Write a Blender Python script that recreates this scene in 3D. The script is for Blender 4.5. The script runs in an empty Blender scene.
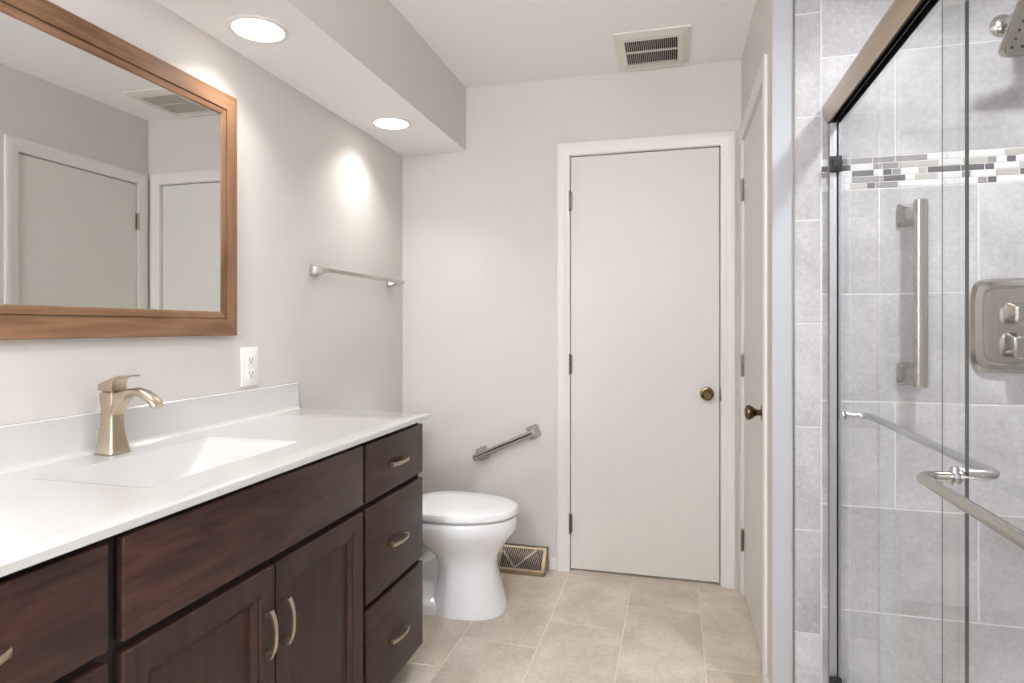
import bpy, bmesh, math, random
from mathutils import Vector, Matrix
random.seed(7)
S = bpy.context.scene
C = S.collection
PI = math.pi

# ---------------------------------------------------------------- key dimensions (metres)
XL, XR, YB, CZ = -1.382, 0.293, 2.998, 2.408      # left wall, right wall, back wall, ceiling
SX, SZ = -1.030, 2.087                            # soffit front face and underside
YC = 2.079                                        # end wall of the shower
YN = -1.35                                        # near wall, behind the camera
XS, YSN = 1.46, 0.42                              # shower right wall and near wall
CT = 0.885                                        # vanity top

# ---------------------------------------------------------------- camera
cam_d = bpy.data.cameras.new('camera')
cam = bpy.data.objects.new('camera', cam_d); C.objects.link(cam)
cam_d.sensor_fit = 'HORIZONTAL'; cam_d.sensor_width = 36.0
cam_d.lens = 36.0 * 620.0 / 1024.0
cam_d.shift_y = (327.0 - 341.5) / 1024.0
cam_d.clip_start = 0.02; cam_d.clip_end = 50
cam.location = (0, 0, 1.19)
cam.rotation_euler = (PI / 2, 0, math.radians(14.73))
S.camera = cam

# ---------------------------------------------------------------- world, exposure, big lights
W = bpy.data.worlds.new('world'); S.world = W; W.use_nodes = True
W.node_tree.nodes['Background'].inputs[0].default_value = (0.75, 0.85, 1, 1)
W.node_tree.nodes['Background'].inputs[1].default_value = 0.02
S.view_settings.view_transform = 'Standard'
S.view_settings.look = 'None'
S.view_settings.gamma = 1
S.view_settings.use_curve_mapping = False
S.view_settings.exposure = 1.15
try:
    S.cycles.use_denoising = True
    S.cycles.max_bounces = 12; S.cycles.diffuse_bounces = 7
    S.cycles.glossy_bounces = 6; S.cycles.transparent_max_bounces = 24
    S.cycles.sample_clamp_indirect = 6
    S.cycles.caustics_reflective = False; S.cycles.caustics_refractive = False
except Exception:
    pass

LENS_E = 2.2        # glow of the downlight lenses
DOWN_W = 0.98       # soffit downlight beam (W)
SHOWER_W = 8.6      # shower downlight beam (W)
FILL_LAMP_E = 66.0        # added fill lamp, unseen behind the camera
FILL_WINDOW_W = 9.0      # added fill light at the unseen near-wall window

def area(name, loc, rot, sx, sy, power, col):
    d = bpy.data.lights.new(name, 'AREA'); d.shape = 'RECTANGLE'; d.size = sx; d.size_y = sy
    d.energy = power; d.color = col
    o = bpy.data.objects.new(name, d); C.objects.link(o); o.location = loc; o.rotation_euler = rot
    return o
area('window_fill_light', (-0.25, YN + 0.03, 1.5), (PI / 2, 0, 0), 1.0, 1.1, FILL_WINDOW_W, (0.90, 0.95, 1.0))  # added fill light, set at the unseen window

# ---------------------------------------------------------------- materials
def lin(h):
    if isinstance(h, str):
        h = h.lstrip('#'); c = [int(h[i:i + 2], 16) / 255 for i in (0, 2, 4)]
    else:
        c = [x / 255 for x in h]
    return tuple(((x / 12.92) if x <= 0.04045 else ((x + 0.055) / 1.055) ** 2.4) for x in c) + (1,)

def mat(name, col, rough=0.5, metal=0.0, spec=0.5, noise=0.0, nscale=(4, 4, 4), bump=0.0, bscale=60, coat=0.0):
    m = bpy.data.materials.new(name); m.use_nodes = True
    nt = m.node_tree; b = nt.nodes['Principled BSDF']
    b.inputs['Base Color'].default_value = lin(col)
    b.inputs['Roughness'].default_value = rough
    b.inputs['Metallic'].default_value = metal
    b.inputs['Specular IOR Level'].default_value = spec
    b.inputs['Coat Weight'].default_value = coat
    b.inputs['Coat Roughness'].default_value = 0.08
    tc = nt.nodes.new('ShaderNodeTexCoord')
    if noise:
        mp = nt.nodes.new('ShaderNodeMapping'); mp.inputs['Scale'].default_value = nscale
        nt.links.new(tc.outputs['Object'], mp.inputs[0])
        n = nt.nodes.new('ShaderNodeTexNoise'); n.inputs['Scale'].default_value = 1.0
        n.inputs['Detail'].default_value = 6; n.inputs['Roughness'].default_value = 0.6
        nt.links.new(mp.outputs[0], n.inputs['Vector'])
        hs = nt.nodes.new('ShaderNodeHueSaturation'); hs.inputs['Color'].default_value = lin(col)
        mr = nt.nodes.new('ShaderNodeMapRange')
        mr.inputs[1].default_value = 0.25; mr.inputs[2].default_value = 0.75
        mr.inputs[3].default_value = 1 - noise; mr.inputs[4].default_value = 1 + noise
        nt.links.new(n.outputs[0], mr.inputs[0]); nt.links.new(mr.outputs[0], hs.inputs['Value'])
        nt.links.new(hs.outputs[0], b.inputs['Base Color'])
    if bump:
        n2 = nt.nodes.new('ShaderNodeTexNoise'); n2.inputs['Scale'].default_value = bscale
        n2.inputs['Detail'].default_value = 4
        nt.links.new(tc.outputs['Object'], n2.inputs['Vector'])
        bp = nt.nodes.new('ShaderNodeBump'); bp.inputs['Strength'].default_value = bump
        bp.inputs['Distance'].default_value = 0.002
        nt.links.new(n2.outputs[0], bp.inputs['Height']); nt.links.new(bp.outputs[0], b.inputs['Normal'])
    return m

def emit(name, col, e):
    m = bpy.data.materials.new(name); m.use_nodes = True
    nt = m.node_tree; nt.nodes.remove(nt.nodes['Principled BSDF'])
    em = nt.nodes.new('ShaderNodeEmission'); em.inputs[0].default_value = lin(col); em.inputs[1].default_value = e
    nt.links.new(em.outputs[0], nt.nodes['Material Output'].inputs[0])
    return m

def tile_mat(name, base, dark, light, rough, grain_scale=3.0, var=0.05):
    """mottled stone-look porcelain: cloudy noise + fine speckle, a small tone shift per tile"""
    m = bpy.data.materials.new(name); m.use_nodes = True
    nt = m.node_tree; b = nt.nodes['Principled BSDF']; L = nt.links.new
    tc = nt.nodes.new('ShaderNodeTexCoord'); geo = nt.nodes.new('ShaderNodeNewGeometry')
    off = nt.nodes.new('ShaderNodeVectorMath'); off.operation = 'SCALE'
    cmb = nt.nodes.new('ShaderNodeCombineXYZ')
    for i in range(3): L(geo.outputs['Random Per Island'], cmb.inputs[i])
    L(cmb.outputs[0], off.inputs[0]); off.inputs['Scale'].default_value = 37
    add = nt.nodes.new('ShaderNodeVectorMath'); add.operation = 'ADD'
    L(tc.outputs['Object'], add.inputs[0]); L(off.outputs[0], add.inputs[1])
    n1 = nt.nodes.new('ShaderNodeTexNoise'); n1.inputs['Scale'].default_value = grain_scale
    n1.inputs['Detail'].default_value = 8; n1.inputs['Roughness'].default_value = 0.62; n1.inputs['Distortion'].default_value = 0.5
    L(add.outputs[0], n1.inputs['Vector'])
    n2 = nt.nodes.new('ShaderNodeTexNoise'); n2.inputs['Scale'].default_value = grain_scale * 26
    n2.inputs['Detail'].default_value = 3
    L(add.outputs[0], n2.inputs['Vector'])
    r = nt.nodes.new('ShaderNodeValToRGB')
    e = r.color_ramp.elements
    e[0].position = 0.30; e[0].color = lin(dark); e[1].position = 0.70; e[1].color = lin(light)
    x = e.new(0.5); x.color = lin(base)
    mx = nt.nodes.new('ShaderNodeMath'); mx.operation = 'MULTIPLY_ADD'
    L(n2.outputs[0], mx.inputs[0]); mx.inputs[1].default_value = 0.35
    ad = nt.nodes.new('ShaderNodeMath'); ad.operation = 'MULTIPLY_ADD'
    L(n1.outputs[0], ad.inputs[0]); ad.inputs[1].default_value = 0.9; ad.inputs[2].default_value = -0.125
    L(ad.outputs[0], mx.inputs[2])
    L(mx.outputs[0], r.inputs[0])
    hs = nt.nodes.new('ShaderNodeHueSaturation'); L(r.outputs[0], hs.inputs['Color'])
    mr = nt.nodes.new('ShaderNodeMapRange'); L(geo.outputs['Random Per Island'], mr.inputs[0])
    mr.inputs[3].default_value = 1 - var; mr.inputs[4].default_value = 1 + var
    L(mr.outputs[0], hs.inputs['Value']); L(hs.outputs[0], b.inputs['Base Color'])
    b.inputs['Roughness'].default_value = rough
    bp = nt.nodes.new('ShaderNodeBump'); bp.inputs['Strength'].default_value = 0.12; bp.inputs['Distance'].default_value = 0.002
    L(mx.outputs[0], bp.inputs['Height']); L(bp.outputs[0], b.inputs['Normal'])
    return m

def wood_mat(name, dark, base, light, axis, rough=0.42, figure=1.0, coat=0.05):
    """stretched grain along one axis plus broad cloudy figure"""
    m = bpy.data.materials.new(name); m.use_nodes = True
    nt = m.node_tree; b = nt.nodes['Principled BSDF']; L = nt.links.new
    tc = nt.nodes.new('ShaderNodeTexCoord'); mp = nt.nodes.new('ShaderNodeMapping')
    sc = [42, 42, 42]; sc[axis] = 2.2; mp.inputs['Scale'].default_value = sc
    L(tc.outputs['Object'], mp.inputs[0])
    n1 = nt.nodes.new('ShaderNodeTexNoise'); n1.inputs['Scale'].default_value = 1.6; n1.inputs['Detail'].default_value = 7
    n1.inputs['Distortion'].default_value = 0.6
    L(mp.outputs[0], n1.inputs['Vector'])
    mp2 = nt.nodes.new('ShaderNodeMapping'); s2 = [9, 9, 9]; s2[axis] = 3.2; mp2.inputs['Scale'].default_value = s2
    L(tc.outputs['Object'], mp2.inputs[0])
    n2 = nt.nodes.new('ShaderNodeTexNoise'); n2.inputs['Scale'].default_value = 1; n2.inputs['Detail'].default_value = 4
    n2.inputs['Distortion'].default_value = 1.4 * figure
    L(mp2.outputs[0], n2.inputs['Vector'])
    mx = nt.nodes.new('ShaderNodeMix'); mx.inputs[0].default_value = 0.55
    L(n1.outputs[0], mx.inputs[2]); L(n2.outputs[0], mx.inputs[3])
    r = nt.nodes.new('ShaderNodeValToRGB'); e = r.color_ramp.elements
    e[0].position = 0.38; e[0].color = lin(dark); e[1].position = 0.63; e[1].color = lin(light)
    x = e.new(0.5); x.color = lin(base)
    L(mx.outputs[0], r.inputs[0]); L(r.outputs[0], b.inputs['Base Color'])
    b.inputs['Roughness'].default_value = rough
    b.inputs['Coat Weight'].default_value = coat; b.inputs['Coat Roughness'].default_value = 0.25
    b.inputs['Specular IOR Level'].default_value = 0.35
    return m

def glass_mat(name):
    """clear sheet glass: see-through with a Schlick reflection"""
    m = bpy.data.materials.new(name); m.use_nodes = True
    nt = m.node_tree; nt.nodes.remove(nt.nodes['Principled BSDF']); L = nt.links.new
    tr = nt.nodes.new('ShaderNodeBsdfTransparent'); tr.inputs[0].default_value = (0.982, 0.988, 0.986, 1)
    gl = nt.nodes.new('ShaderNodeBsdfGlossy'); gl.inputs['Roughness'].default_value = 0.01
    lw = nt.nodes.new('ShaderNodeLayerWeight'); lw.inputs[0].default_value = 0.5
    p = nt.nodes.new('ShaderNodeMath'); p.operation = 'POWER'; p.inputs[1].default_value = 5
    L(lw.outputs['Facing'], p.inputs[0])
    a = nt.nodes.new('ShaderNodeMath'); a.operation = 'MULTIPLY_ADD'; a.inputs[1].default_value = 0.9; a.inputs[2].default_value = 0.035
    L(p.outputs[0], a.inputs[0])
    geo = nt.nodes.new('ShaderNodeNewGeometry'); inv = nt.nodes.new('ShaderNodeMath'); inv.operation = 'SUBTRACT'; inv.inputs[0].default_value = 1
    L(geo.outputs['Backfacing'], inv.inputs[1])
    fr = nt.nodes.new('ShaderNodeMath'); fr.operation = 'MULTIPLY'; L(a.outputs[0], fr.inputs[0]); L(inv.outputs[0], fr.inputs[1]); a = fr
    mx = nt.nodes.new('ShaderNodeMixShader'); L(a.outputs[0], mx.inputs[0]); L(tr.outputs[0], mx.inputs[1]); L(gl.outputs[0], mx.inputs[2])
    L(mx.outputs[0], nt.nodes['Material Output'].inputs[0])
    return m

M = dict(
    wall=mat('greige_wall_paint', (210, 205, 200), 0.6, bump=0.04, bscale=220),
    ceil=mat('white_ceiling_paint', (244, 244, 243), 0.75, bump=0.03, bscale=200),
    white=mat('white_semi_gloss_paint', (224, 221, 216), 0.38),
    cool=mat('white_paint_shower_lit_tone', (176, 178, 182), 0.6),  # white paint, greyed and cooled to stand for the shower light
    doorp=mat('white_door_paint', (217, 214, 208), 0.42),
    grout=mat('pale_grout', (214, 213, 213), 0.8, bump=0.1),
    fgrout=mat('beige_grout', (222, 211, 196), 0.85, bump=0.1),
    stile=tile_mat('grey_shower_tile', (180, 178, 180), (158, 155, 157), (202, 201, 203), 0.42, 3.2, 0.035),
    ftile=tile_mat('beige_floor_tile', (200, 187, 171), (176, 160, 143), (220, 209, 195), 0.36, 3.4, 0.05),
    mos_d=mat('smoky_glass_mosaic', (98, 94, 98), 0.12, spec=0.7),
    mos_m=mat('grey_glass_mosaic', (148, 144, 146), 0.15, spec=0.7),
    mos_l=mat('taupe_stone_mosaic', (178, 174, 168), 0.3),
    mos_w=mat('white_marble_mosaic', (219, 218, 219), 0.3, noise=0.05, nscale=(30, 30, 30)),
    nickel=mat('brushed_nickel', (190, 185, 178), 0.19, 1.0, noise=0.05, nscale=(300, 300, 6)),
    bronze_nickel=mat('warm_brushed_nickel', (196, 180, 160), 0.30, 1.0, noise=0.05, nscale=(300, 300, 6)),
    jamb=mat('satin_jamb_aluminium', (172, 172, 174), 0.55, 1.0),
    reg=mat('bronzed_register_metal', (168, 150, 128), 0.32, 1.0),
    chrome=mat('bright_satin_metal', (196, 196, 198), 0.30, 1.0),
    dnickel=mat('dark_satin_nickel', (150, 138, 126), 0.32, 1.0),
    brass=mat('antique_brass', (112, 94, 68), 0.26, 1.0, noise=0.12, nscale=(40, 40, 40)),
    hinge=mat('aged_hinge_metal', (128, 116, 102), 0.35, 1.0),
    black=mat('black_rubber', (20, 20, 22), 0.55),
    track=mat('dark_bronze_track', (38, 34, 32), 0.4, 0.6),
    dark=mat('dark_opening_shade', (30, 26, 24), 0.9),  # near-black stands for the shade inside openings
    glass=glass_mat('clear_shower_glass'),
    gedge=mat('dark_green_glass_edge', (62, 70, 68), 0.15, spec=0.6),
    wood_h=wood_mat('espresso_stained_maple', (38, 22, 18), (54, 33, 27), (71, 46, 38), 1, figure=1.6),
    wood_v=wood_mat('espresso_stained_maple_upright', (41, 25, 20), (54, 34, 28), (66, 44, 36), 2, figure=0.8),
    wood_d=mat('darkened_face_frame', (30, 20, 18), 0.6),  # stain darkened further so gaps between the fronts read black
    frame_h=wood_mat('walnut_stained_frame_level', (108, 78, 56), (130, 96, 70), (148, 112, 84), 1, rough=0.4, figure=0.5),
    frame_v=wood_mat('walnut_stained_frame_upright', (108, 78, 56), (130, 96, 70), (148, 112, 84), 2, rough=0.4, figure=0.5),
    mirror=mat('mirror_silver', (236, 238, 237), 0.0, 1.0),
    marble=mat('white_cultured_marble', (202, 201, 199), 0.16, noise=0.012, nscale=(5, 5, 5), coat=0.4),
    china=mat('white_vitreous_china', (236, 237, 240), 0.10, coat=0.5),
    seat=mat('white_toilet_seat', (240, 240, 241), 0.2),
    plastic=mat('white_plastic', (236, 234, 229), 0.35),
    vent=mat('off_white_vent_enamel', (224, 219, 210), 0.45),
    lens=emit('downlight_lens', (255, 248, 236), LENS_E),
    slens=emit('shower_downlight_lens', (240, 245, 255), LENS_E),
    fill_lens=emit('fill_lamp_glow', (246, 249, 255), FILL_LAMP_E),  # glow of the added fill lamp
    fill_pane=emit('fill_window_glow', (235, 242, 255), 1.0),  # glow of the added window, more fill
)

# ---------------------------------------------------------------- mesh helpers
def quad_box(bm, x0, x1, y0, y1, z0, z1, bev=0.0, seg=2, mi=0):
    v = [bm.verts.new((x, y, z)) for x in (x0, x1) for y in (y0, y1) for z in (z0, z1)]
    F = [(0, 1, 3, 2), (4, 6, 7, 5), (0, 4, 5, 1), (2, 3, 7, 6), (0, 2, 6, 4), (1, 5, 7, 3)]
    fs = [bm.faces.new([v[i] for i in f]) for f in F]
    for f in fs: f.material_index = mi
    if bev:
        es = list({e for f in fs for e in f.edges})
        r = bmesh.ops.bevel(bm, geom=es, offset=bev, segments=seg, profile=0.5, affect='EDGES')
        for f in r['faces']: f.material_index = mi
    return fs

def loft(bm, rings, cap0=True, cap1=True, mi=0, closed=True):
    R = [[bm.verts.new(p) for p in r] for r in rings]
    n = len(R[0])
    for a, b in zip(R, R[1:]):
        for i in range(n if closed else n - 1):
            j = (i + 1) % n
            bm.faces.new((a[i], a[j], b[j], b[i])).material_index = mi
    if cap0 and closed: bm.faces.new(list(reversed(R[0]))).material_index = mi
    if cap1 and closed: bm.faces.new(R[-1]).material_index = mi
    return R

def sring(c, u, v, a, b, n=2.0, k=24):
    """superellipse ring round c, in the plane of u and v; n=2 ellipse, large n square"""
    c, u, v = Vector(c), Vector(u), Vector(v); out = []
    for i in range(k):
        t = 2 * PI * (i + 0.5) / k; ct, st = math.cos(t), math.sin(t)
        x = math.copysign(abs(ct) ** (2 / n), ct) * a; y = math.copysign(abs(st) ** (2 / n), st) * b
        out.append(c + u * x + v * y)
    return out

def tube(bm, pts, r, k=14, mi=0, caps=True, n=2.0):
    pts = [Vector(p) for p in pts]; rings = []
    up = None
    for i, p in enumerate(pts):
        t = (pts[min(i + 1, len(pts) - 1)] - pts[max(i - 1, 0)]).normalized()
        if up is None:
            up = Vector((0, 0, 1)) if abs(t.z) < 0.9 else Vector((1, 0, 0))
        s = t.cross(up).normalized(); up = s.cross(t).normalized()
        rr = r[i] if isinstance(r, (list, tuple)) else r
        a, b = rr if isinstance(rr, tuple) else (rr, rr)
        rings.append(sring(p, s, up, a, b, n, k))
    loft(bm, rings, caps, caps, mi)

def lathe(bm, c, axis, prof, k=28, mi=0):
    """prof: (distance along axis, radius)"""
    ax = Vector(axis).normalized(); c = Vector(c)
    u = ax.orthogonal().normalized(); v = ax.cross(u)
    loft(bm, [[c + ax * d + (u * math.cos(2 * PI * i / k) + v * math.sin(2 * PI * i / k)) * max(r, 1e-4) for i in range(k)] for d, r in prof], True, True, mi)

def prism(bm, poly, axis, a0, a1, mi=0):
    """extrude a 2-D outline along x, y or z"""
    def P(p, a):
        if axis == 'x': return (a, p[0], p[1])
        if axis == 'y': return (p[0], a, p[1])
        return (p[0], p[1], a)
    loft(bm, [[P(p, a0) for p in poly], [P(p, a1) for p in poly]], True, True, mi)

def arc(c, r, a0, a1, n, plane='xy', third=0.0):
    out = []
    for i in range(n + 1):
        t = math.radians(a0 + (a1 - a0) * i / n); x, y = c[0] + r * math.cos(t), c[1] + r * math.sin(t)
        out.append((x, y, third) if plane == 'xy' else ((x, third, y) if plane == 'xz' else (third, x, y)))
    return out

def obj(name, bm, mats, parent=None, smooth=32, sub=0, origin=None):
    bmesh.ops.recalc_face_normals(bm, faces=bm.faces[:])
    base = Vector(origin) if origin is not None else Vector((0, 0, 0))
    root = parent
    if parent is not None:
        base = Vector((0, 0, 0)); q = parent
        while q is not None: base += q.location; q = q.parent
    for v in bm.verts: v.co -= base
    for f in bm.faces: f.smooth = True
    th = math.radians(smooth)
    for e in bm.edges:
        if len(e.link_faces) == 2 and e.calc_face_angle(0) > th: e.smooth = False
    me = bpy.data.meshes.new(name); bm.to_mesh(me); bm.free()
    for m in (mats if isinstance(mats, (list, tuple)) else [mats]): me.materials.append(M[m])
    o = bpy.data.objects.new(name, me); C.objects.link(o)
    if parent is not None: o.parent = parent
    else: o.location = base
    if sub:
        s = o.modifiers.new('subdivision', 'SUBSURF'); s.levels = sub; s.render_levels = sub
    return o

def tag(o, label, cat, group=None):
    o['label'] = label; o['category'] = cat
    if group: o['group'] = group
    return o
def thing(name, label, cat, loc=(0, 0, 0), group=None):
    o = bpy.data.objects.new(name, None); C.objects.link(o); o.location = loc
    o.empty_display_size = 0.05
    return tag(o, label, cat, group)
def struct(o):
    o['kind'] = 'structure'; return o
def B(): return bmesh.new()
def dup(root, loc, label=None):
    r = root.copy(); C.objects.link(r); r.location = loc
    if label: r['label'] = label
    for ch in list(root.children):
        c = ch.copy(); C.objects.link(c); c.parent = r
        for g in list(ch.children):
            d = g.copy(); C.objects.link(d); d.parent = c
    return r

# ================================================================ THE ROOM
T = 0.10
# floor: grout bed + staggered 30 x 64 cm tiles
bm = B()
quad_box(bm, XL - T, XS + T, YN - T, YB + T, -0.12, -0.0012, mi=1)
cols = [(-1.394, -1.094, 1.82), (-1.094, -0.794, 2.035), (-0.794, -0.494, 2.25), (-0.494, -0.196, 2.465), (-0.196, 0.102, 2.69), (0.102, 0.402, 2.26)]
def floor_tile(bm, x0, x1, y0, y1, g=0.002, ch=0.0012):
    x0 += g; x1 -= g; y0 += g; y1 -= g
    r = lambda d, z: [(x0 + d, y0 + d, z), (x1 - d, y0 + d, z), (x1 - d, y1 - d, z), (x0 + d, y1 - d, z)]
    loft(bm, [r(0, -0.006), r(0, -ch), r(ch, 0.0)], False, True, 0)
for x0, x1, yj in cols:
    y = yj - 0.64 * 8
    while y < YB:
        a, b = max(y, YN), min(y + 0.64, YB)
        if b - a > 0.01: floor_tile(bm, max(x0, XL), min(x1, XR + 0.03), a, b)
        y += 0.64
struct(obj('floor', bm, ['ftile', 'fgrout']))

# ceiling with the dropped soffit over the vanity (soffit front in wall paint)
bm = B()
quad_box(bm, XL - T, XS + T, YN - T, YB + T, CZ, CZ + 0.1, mi=0)
quad_box(bm, XL, SX, YN, YB, SZ, CZ + 0.001, mi=0)
for f in bm.faces:
    c = f.calc_center_median()
    if abs(c.x - SX) < 1e-4: f.material_index = 1
struct(obj('ceiling', bm, ['ceil', 'wall']))

bm = B(); quad_box(bm, XL - T, XL, YN - T, YB + T, -0.1, CZ)
struct(obj('wall_left', bm, 'wall'))

# back wall with the doorway cut out
DX0, DX1, DZ = -0.494, 0.201, 2.022
bm = B()
quad_box(bm, XL, DX0 - 0.012, YB, YB + T, -0.1, CZ)
quad_box(bm, DX1 + 0.012, XR + 0.05, YB, YB + T, -0.1, CZ)
quad_box(bm, DX0 - 0.012, DX1 + 0.012, YB, YB + T, DZ + 0.012, CZ)
struct(obj('wall_back', bm, 'wall'))

# right wall with its own doorway; it ends at the shower in a white return
RY0, RY1, RZ = 2.248, 2.922, 2.018
bm = B()
quad_box(bm, XR, XR + 0.12, YC - 0.001, RY0 - 0.012, -0.1, CZ)
quad_box(bm, XR, XR + 0.12, RY1 + 0.012, YB + T, -0.1, CZ)
quad_box(bm, XR, XR + 0.12, RY0 - 0.012, RY1 + 0.012, RZ + 0.012, CZ)
struct(obj('wall_right', bm, 'wall'))
# white-painted return between the corner and the tile, facing the shower; shower-lit grey put into its colour
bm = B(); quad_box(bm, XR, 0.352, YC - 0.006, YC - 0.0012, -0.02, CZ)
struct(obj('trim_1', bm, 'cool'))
# slim metal tile edging
bm = B(); quad_box(bm, 0.352, 0.356, YC - 0.012, YC - 0.001, 0.0, CZ)
struct(obj('trim_2', bm, 'dnickel'))

# the room behind the camera and around the shower
bm = B()
quad_box(bm, XL, -0.80, YN - T, YN, -0.1, CZ); quad_box(bm, 0.30, XS + T, YN - T, YN, -0.1, CZ)
quad_box(bm, -0.80, 0.30, YN - T, YN, -0.1, 0.92); quad_box(bm, -0.80, 0.30, YN - T, YN, 2.08, CZ)
struct(obj('wall_near', bm, 'wall'))
bm = B(); quad_box(bm, XR, XR + 0.12, YN, YSN, -0.1, CZ); quad_box(bm, XR + 0.12, XS - 0.006, YSN - 0.1, YSN, -0.1, CZ)
struct(obj('wall_side', bm, 'wall'))
w = bpy.data.objects.new('fill_window_1', None); C.objects.link(w); w.location = (-0.25, YN, 1.5); struct(w)  # unseen window added behind the camera to fill the room with light
bm = B()
quad_box(bm, -0.86, -0.79, YN - 0.02, YN + 0.018, 0.86, 2.14); quad_box(bm, 0.29, 0.36, YN - 0.02, YN + 0.018, 0.86, 2.14)
quad_box(bm, -0.79, 0.29, YN - 0.02, YN + 0.018, 2.07, 2.14); quad_box(bm, -0.79, 0.29, YN - 0.02, YN + 0.03, 0.86, 0.93)
quad_box(bm, -0.79, 0.29, YN - 0.05, YN - 0.01, 1.485, 1.515)
obj('fill_window_frame', bm, 'white', w)
bm = B(); quad_box(bm, -0.80, 0.30, YN - 0.06, YN - 0.05, 0.92, 2.08)
obj('fill_window_pane', bm, 'fill_pane', w)

# shower: tiled end wall (cut border tiles + running bond + mosaic band)
bm = B()
quad_box(bm, 0.352, XS + T, YC - 0.0050, YC + T, -0.1, CZ, mi=1)
def wall_tile(bm, x0, x1, z0, z1, mi=0, g=0.0018, y=YC - 0.006, ch=0.0012, yb=YC + 0.0004):
    x0 += g; x1 -= g; z0 += g; z1 -= g
    r = lambda d, yy: [(x0 + d, yy, z0 + d), (x1 - d, yy, z0 + d), (x1 - d, yy, z1 - d), (x0 + d, yy, z1 - d)]
    loft(bm, [r(0, yb), r(0, y + ch), r(ch, y)], False, True, mi)
XM = 0.432                                     # border tiles | main field
zz = -0.069
while zz < CZ:
    wall_tile(bm, 0.356, XM, max(zz, 0), min(zz + 0.3175, CZ)); zz += 0.3175
rows = [(0.015, 0.335, 1.06), (0.335, 0.650, 0.848), (0.650, 0.966, 0.634), (0.966, 1.290, 1.06), (1.290, 1.605, 0.848),
        (1.700, 2.012, 0.634), (2.012, 2.332, 1.06), (2.332, CZ, 0.848)]
for z0, z1, xj in rows:
    x = xj - 0.64 * 3
    while x < XS:
        a, b = max(x, XM), min(x + 0.64, XS)
        if b - a > 0.015: wall_tile(bm, a, b, z0, z1)
        x += 0.64
struct(obj('wall_shower', bm, ['stile', 'grout']))
# the mosaic band: five courses of small glass and stone pieces
bm = B()
hz = (1.700 - 1.605) / 5
rnd = random.Random(21)
for k in range(5):
    x = XM - rnd.uniform(0, 0.03)
    while x < XS:
        L_ = rnd.choice([0.024, 0.024, 0.045, 0.06, 0.06, 0.085])
        a, b = max(x, XM), min(x + L_, XS)
        q = rnd.random()
        mi = 3 if q < 0.46 else (2 if q < 0.70 else (1 if q < 0.90 else 0))
        if b - a > 0.006: wall_tile(bm, a, b, 1.605 + k * hz, 1.605 + (k + 1) * hz, mi, g=0.0012, ch=0.0008, y=YC - 0.0065)
        x += L_
struct(obj('trim_3', bm, ['mos_d', 'mos_m', 'mos_l', 'mos_w']))
# shower long wall and near wall in the same tile
bm = B(); quad_box(bm, XS - 0.005, XS + T, YSN - 0.1, YC, -0.1, CZ, mi=1)
def side_tile(bm, y0, y1, z0, z1, g=0.0018):
    y0 += g; y1 -= g; z0 += g; z1 -= g
    r = lambda d, x: [(x, y0 + d, z0 + d), (x, y1 - d, z0 + d), (x, y1 - d, z1 - d), (x, y0 + d, z1 - d)]
    loft(bm, [r(0, XS + 0.001), r(0, XS - 0.005), r(0.0012, XS - 0.006)], False, True, 0)
for i, (z0, z1, xj) in enumerate(rows):
    y = YC - 0.01 - 0.213 * (i % 3) - 0.64 * 3
    while y < YC - 0.012:
        a, b = max(y, YSN + 0.01), min(y + 0.64, YC - 0.008)
        if b - a > 0.015: side_tile(bm, a, b, z0, z1)
        y += 0.64
struct(obj('wall_shower_side', bm, ['stile', 'grout']))
bm = B()
for k in range(5):                                           # the mosaic band carries on round the corner
    y = YSN + 0.01
    while y < YC - 0.009:
        b = min(y + rnd.choice([0.024, 0.045, 0.06, 0.06, 0.085]), YC - 0.008)
        q = rnd.random(); mi = 3 if q < 0.46 else (2 if q < 0.70 else (1 if q < 0.90 else 0))
        if b - y > 0.006: quad_box(bm, XS - 0.0065, XS - 0.0045, y + 0.0012, b - 0.0012, 1.605 + k * hz + 0.0012, 1.605 + (k + 1) * hz - 0.0012, mi=mi)
        y = b
struct(obj('trim_4', bm, ['mos_d', 'mos_m', 'mos_l', 'mos_w']))
bm = B()
quad_box(bm, 0.54, XS - 0.007, YSN + 0.001, YC - 0.007, -0.003, 0.03, 0.004)
quad_box(bm, 0.425, 0.54, YSN + 0.001, YC - 0.007, -0.003, 0.085, 0.008)
struct(obj('floor_shower', bm, 'plastic'))

# baseboards
def base(name, pts):
    bm = B()
    for (x0, x1, y0, y1) in pts: quad_box(bm, x0, x1, y0, y1, 0.0, 0.062, 0.004, 2)
    struct(obj(name, bm, 'white'))
base('baseboard_back', [(XL + 0.013, -0.835, YB - 0.012, YB - 0.0005), (-0.597, -0.5615, YB - 0.012, YB - 0.0005)])
base('baseboard_left', [(XL + 0.0005, XL + 0.012, 2.06, YB - 0.0005)])
base('baseboard_right', [(XR - 0.011, XR - 0.0005, YC, 2.168)])

# ---------------------------------------------------------------- doors
def casing_profile():      # (offset from the opening edge, thickness)
    return [(0.0, 0.0), (0.0, 0.009), (0.006, 0.011), (0.020, 0.0115), (0.024, 0.014), (0.044, 0.0165), (0.056, 0.0165), (0.063, 0.012), (0.063, 0.0)]

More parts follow.
